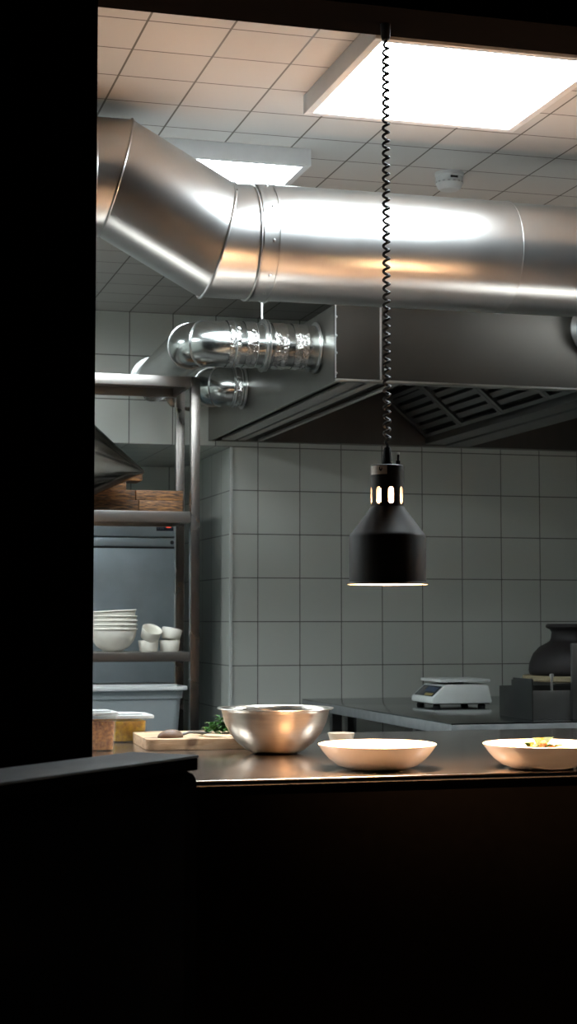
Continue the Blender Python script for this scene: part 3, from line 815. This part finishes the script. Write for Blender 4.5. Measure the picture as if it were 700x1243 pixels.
# ------------------------------------------------------------------ fridge in the recess
FX0, FX1, FY = .62, 1.578, 7.42
t = thing('upright_fridge', 'tall stainless steel fridge standing in the recess behind the shelf', 'fridge', (FX0, FY, 0))
W_ = FX1 - FX0
obj('cabinet', box(B(), 0, W_, .05, .82, .1, 1.80, .004), 'fridge_steel', t)
obj('control_panel', box(B(), .004, W_ - .001, .0, .0495, 1.628, 1.80, .004), 'fridge_steel', t)
obj('trim_strip', box(B(), .004, W_ - .001, .006, .0495, 1.583, 1.622, .003), 'fridge_steel', t)
door = obj('door', box(B(), .004, W_ - .001, .0, .0495, .13, 1.574, .005), 'fridge_steel', t)
obj('handle', box(B(), .05, .075, -.03, -.001, .9, 1.25, .006), 'leg_steel', door)
obj('lock', lathe(B(), [(0, .004), (.007, .004), (.009, 0), (0, 0)], 20, axis_mat((W_ - .058, .0055, 1.603), (0, -1, 0))), 'gap_black', t)
dsp = obj('display', box(B(), W_ - .133, W_ - .053, -.003, -.0002, 1.655, 1.695, .001), 'screen_dark', t)
obj('red_digits', box(B(), W_ - .088, W_ - .066, -.0042, -.0032, 1.670, 1.690), 'red_led', dsp, smooth=0)
bm = B()
for k_ in range(3): box(bm, W_ - .128 + k_ * .011, W_ - .121 + k_ * .011, -.0042, -.0032, 1.662, 1.690)
obj('buttons', bm, 'pad_blue', dsp, smooth=0)
for x in (.05, W_ - .09):
    for y in (.08, .74): obj('foot', lathe(B(), [(0, 0), (.02, 0), (.02, .02), (.012, .03), (.012, .1), (0, .1)], 16, Matrix.Translation((x + .02, y, 0))), 'leg_steel', t)
obj('fridge_gasket', box(B(), .01, W_ - .01, .012, .0494, 1.5745, 1.5825), 'gap_black', t, smooth=0)

# ------------------------------------------------------------------ steel table along the back wall
TX0, TX1, TY0, TY1, TZ = 2.10, 3.7, 5.41, 7.285, .888
t = thing('work_table', 'dark polished steel worktable along the tiled wall under the hood', 'table', (TX0, TY0, 0))
TL = Vector((TX0, TY0, 0))
def tpart(name, bm, mat, smooth=25):
    bmesh.ops.translate(bm, vec=-TL, verts=bm.verts); return obj(name, bm, mat, t, smooth=smooth)
tpart('tabletop', box(B(), TX0, TX1, TY0, TY1, TZ - .004, TZ, .001), 'table_steel')
bm = box(B(), TX0, TX1, TY0, TY0 + .02, TZ - .042, TZ - .0045, .002); box(bm, TX0, TX0 + .02, TY0 + .0205, TY1, TZ - .042, TZ - .0045, .002)
box(bm, TX0 + .0205, TX1, TY1 - .02, TY1, TZ - .042, TZ - .0045); tpart('apron', bm, 'table_steel_lit')
for y in (5.86, 6.93):
    for x in (TX0 + .035, TX0 + .105, TX1 - .1):
        tpart('leg', box(B(), x, x + .042, y, y + .042, 0, TZ - .043, .003), 'leg_steel')
tpart('undershelf', box(B(), TX0 + .03, TX1 - .05, 5.88, 6.95, .25, .27, .002), 'leg_steel')

# kitchen scale
t = thing('kitchen_scale', 'white digital weighing scale with steel plate on the back table', 'scale', (2.375, 6.33, TZ + .008))
L_ = .262; Dp = .25
bm = B(); prof = [(.0, .018), (.004, .012), (L_ - .002, .012), (L_, .018), (L_ - .016, .082), (L_ - .026, .088), (.068, .088), (.060, .084), (.002, .034)]
prism(bm, prof, 0, Dp, .004); obj('body', bm, 'white_plastic', t)
obj('underside', box(B(), .012, L_ - .008, .01, Dp - .01, .008, .0125), 'gap_black', t)
bm = box(B(), .04, L_ - .004, .006, Dp - .006, .097, .110, .004); wp = obj('weighing_plate', bm, 'plate_steel', t)
obj('plate_support', lathe(B(), [(0, .0885), (.035, .0885), (.03, .0965), (0, .0965)], 20, Matrix.Translation((L_ / 2 + .02, Dp / 2, 0))), 'gap_black', t)
# sloping display panel at the left end
sl = Vector((.058, 0, .050)).normalized(); nv = Vector((-sl.z, 0, sl.x))
mt = Matrix(((sl.x, 0, nv.x, .002), (0, 1, 0, 0), (sl.z, 0, nv.z, .034), (0, 0, 0, 1)))
dp = obj('display', box(B(), .008, .068, .02, Dp - .02, .0006, .003, .001, mat=mt), 'screen_dark', t)
obj('key_pad', box(B(), .010, .024, .03, .12, .0031, .0038, mat=mt), 'pad_yellow', dp); obj('screen', box(B(), .034, .06, .04, .16, .0031, .0038, mat=mt), 'pad_blue', dp)
for x in (.03, L_ - .035):
    for y in (.03, Dp - .03): obj('foot', lathe(B(), [(0, -.008), (.015, -.008), (.016, .002), (.011, .0085), (0, .0085)], 16, Matrix.Translation((x, y, 0))), 'rubber', t)

# dark cooking gear right of the scale
t = thing('burner_box', 'low dark steel burner box with gray front at the right edge of the back table', 'cooker', (2.46, 5.535, TZ))
def yz_prism(bm, poly, x0, x1):
    return prism(bm, poly, x0, x1, .001, Matrix(((0, 1, 0, 0), (1, 0, 0, 0), (0, 0, 1, 0), (0, 0, 0, 1))))
prof_l = [(0, 0), (.30, 0), (.30, .112), (.175, .118), (.170, .147), (0, .147)]
obj('side_panel', yz_prism(B(), prof_l, 0, .006), 'box_dark', t); obj('side_panel', yz_prism(B(), prof_l, .614, .62), 'box_dark', t)
obj('front_panel', box(B(), .0065, .6135, .004, .010, 0, .104, .002), 'box_gray', t)
obj('inner_plate', box(B(), .0065, .6135, .0105, .29, .055, .060), 'box_dark', t)
obj('back_panel', box(B(), .0065, .6135, .292, .298, 0, .112), 'box_dark', t)
obj('raised_panel', box(B(), .155, .60, -.012, .0035, .0, .275, .003), 'box_gray', t)
rod = tube(B(), [(.085, .014, .060), (.085, .014, .152)], .0045, 10); lathe(rod, [(0, -.008), (.007, -.006), (.008, 0), (.007, .006), (0, .008)], 16, Matrix.Translation((.085, .014, .158)))
obj('gas_rod', rod, 'galvanized_edge', t)
t = thing('hot_plate', 'dark steel hot plate behind the burner box carrying the round board', 'cooker', (2.70, 5.86, TZ))
obj('body', box(B(), 0, .5, 0, .42, .012, .118, .004), 'box_dark', t)
for x in (.02, .45):
    for y in (.02, .37): obj('foot', box(B(), x, x + .03, y, y + .03, 0, .0115, .002), 'rubber', t)
obj('knob', lathe(B(), [(0, 0), (.018, 0), (.016, .016), (0, .016)], 20, axis_mat((.12, -.0005, .06), (0, -1, 0))), 'rubber', t)
tag(obj('round_board', lathe(B(), [(0, 0), (.225, 0), (.228, .004), (.228, .018), (.225, .022), (0, .022)], 64), 'seed_board', loc=(2.90, 6.055, TZ + .1185)), 'pale round board under the big black pot', 'board')
prof = [(0, 0), (.19, 0), (.20, .006), (.203, .02), (.199, .05), (.185, .085), (.160, .112), (.130, .128), (.118, .136), (.113, .150), (.111, .172), (.118, .182), (.130, .187), (.134, .193), (.132, .201), (.124, .204), (.112, .200), (.104, .190), (.104, .150), (.12, .12), (.17, .07), (.185, .02), (0, .012)]
tag(obj('clay_pot', lathe(B(), prof, 72), 'pot_black', loc=(2.90, 6.055, TZ + .1407), smooth=60), 'big black round pot with flared lip at the right edge on the table', 'pot')

# ------------------------------------------------------------------ light and camera
w = bpy.data.worlds.new('World'); S.world = w; w.use_nodes = True
w.node_tree.nodes['Background'].inputs[0].default_value = (.6, .7, .8, 1)
w.node_tree.nodes['Background'].inputs[1].default_value = .0012

cam = bpy.data.cameras.new('camera'); co = bpy.data.objects.new('camera', cam); COL.objects.link(co)
co.location = (0, 0, 1.25)
co.rotation_euler = (math.radians(90 + 3.733), 0, math.radians(-15.61))
cam.sensor_fit = 'AUTO'; cam.sensor_width = 36; cam.lens = 2000 / 1243 * 36
cam.clip_start = .05; cam.clip_end = 60
cam.dof.use_dof = True; cam.dof.focus_distance = 4.0; cam.dof.aperture_fstop = 11
S.camera = co
S.view_settings.view_transform = 'Standard'; S.view_settings.look = 'None'
S.view_settings.exposure = 0; S.view_settings.gamma = 1; S.view_settings.use_curve_mapping = False
S.cycles.use_denoising = True
S.cycles.max_bounces = 12; S.cycles.diffuse_bounces = 5; S.cycles.glossy_bounces = 6; S.cycles.transmission_bounces = 8
S.cycles.sample_clamp_indirect = 6
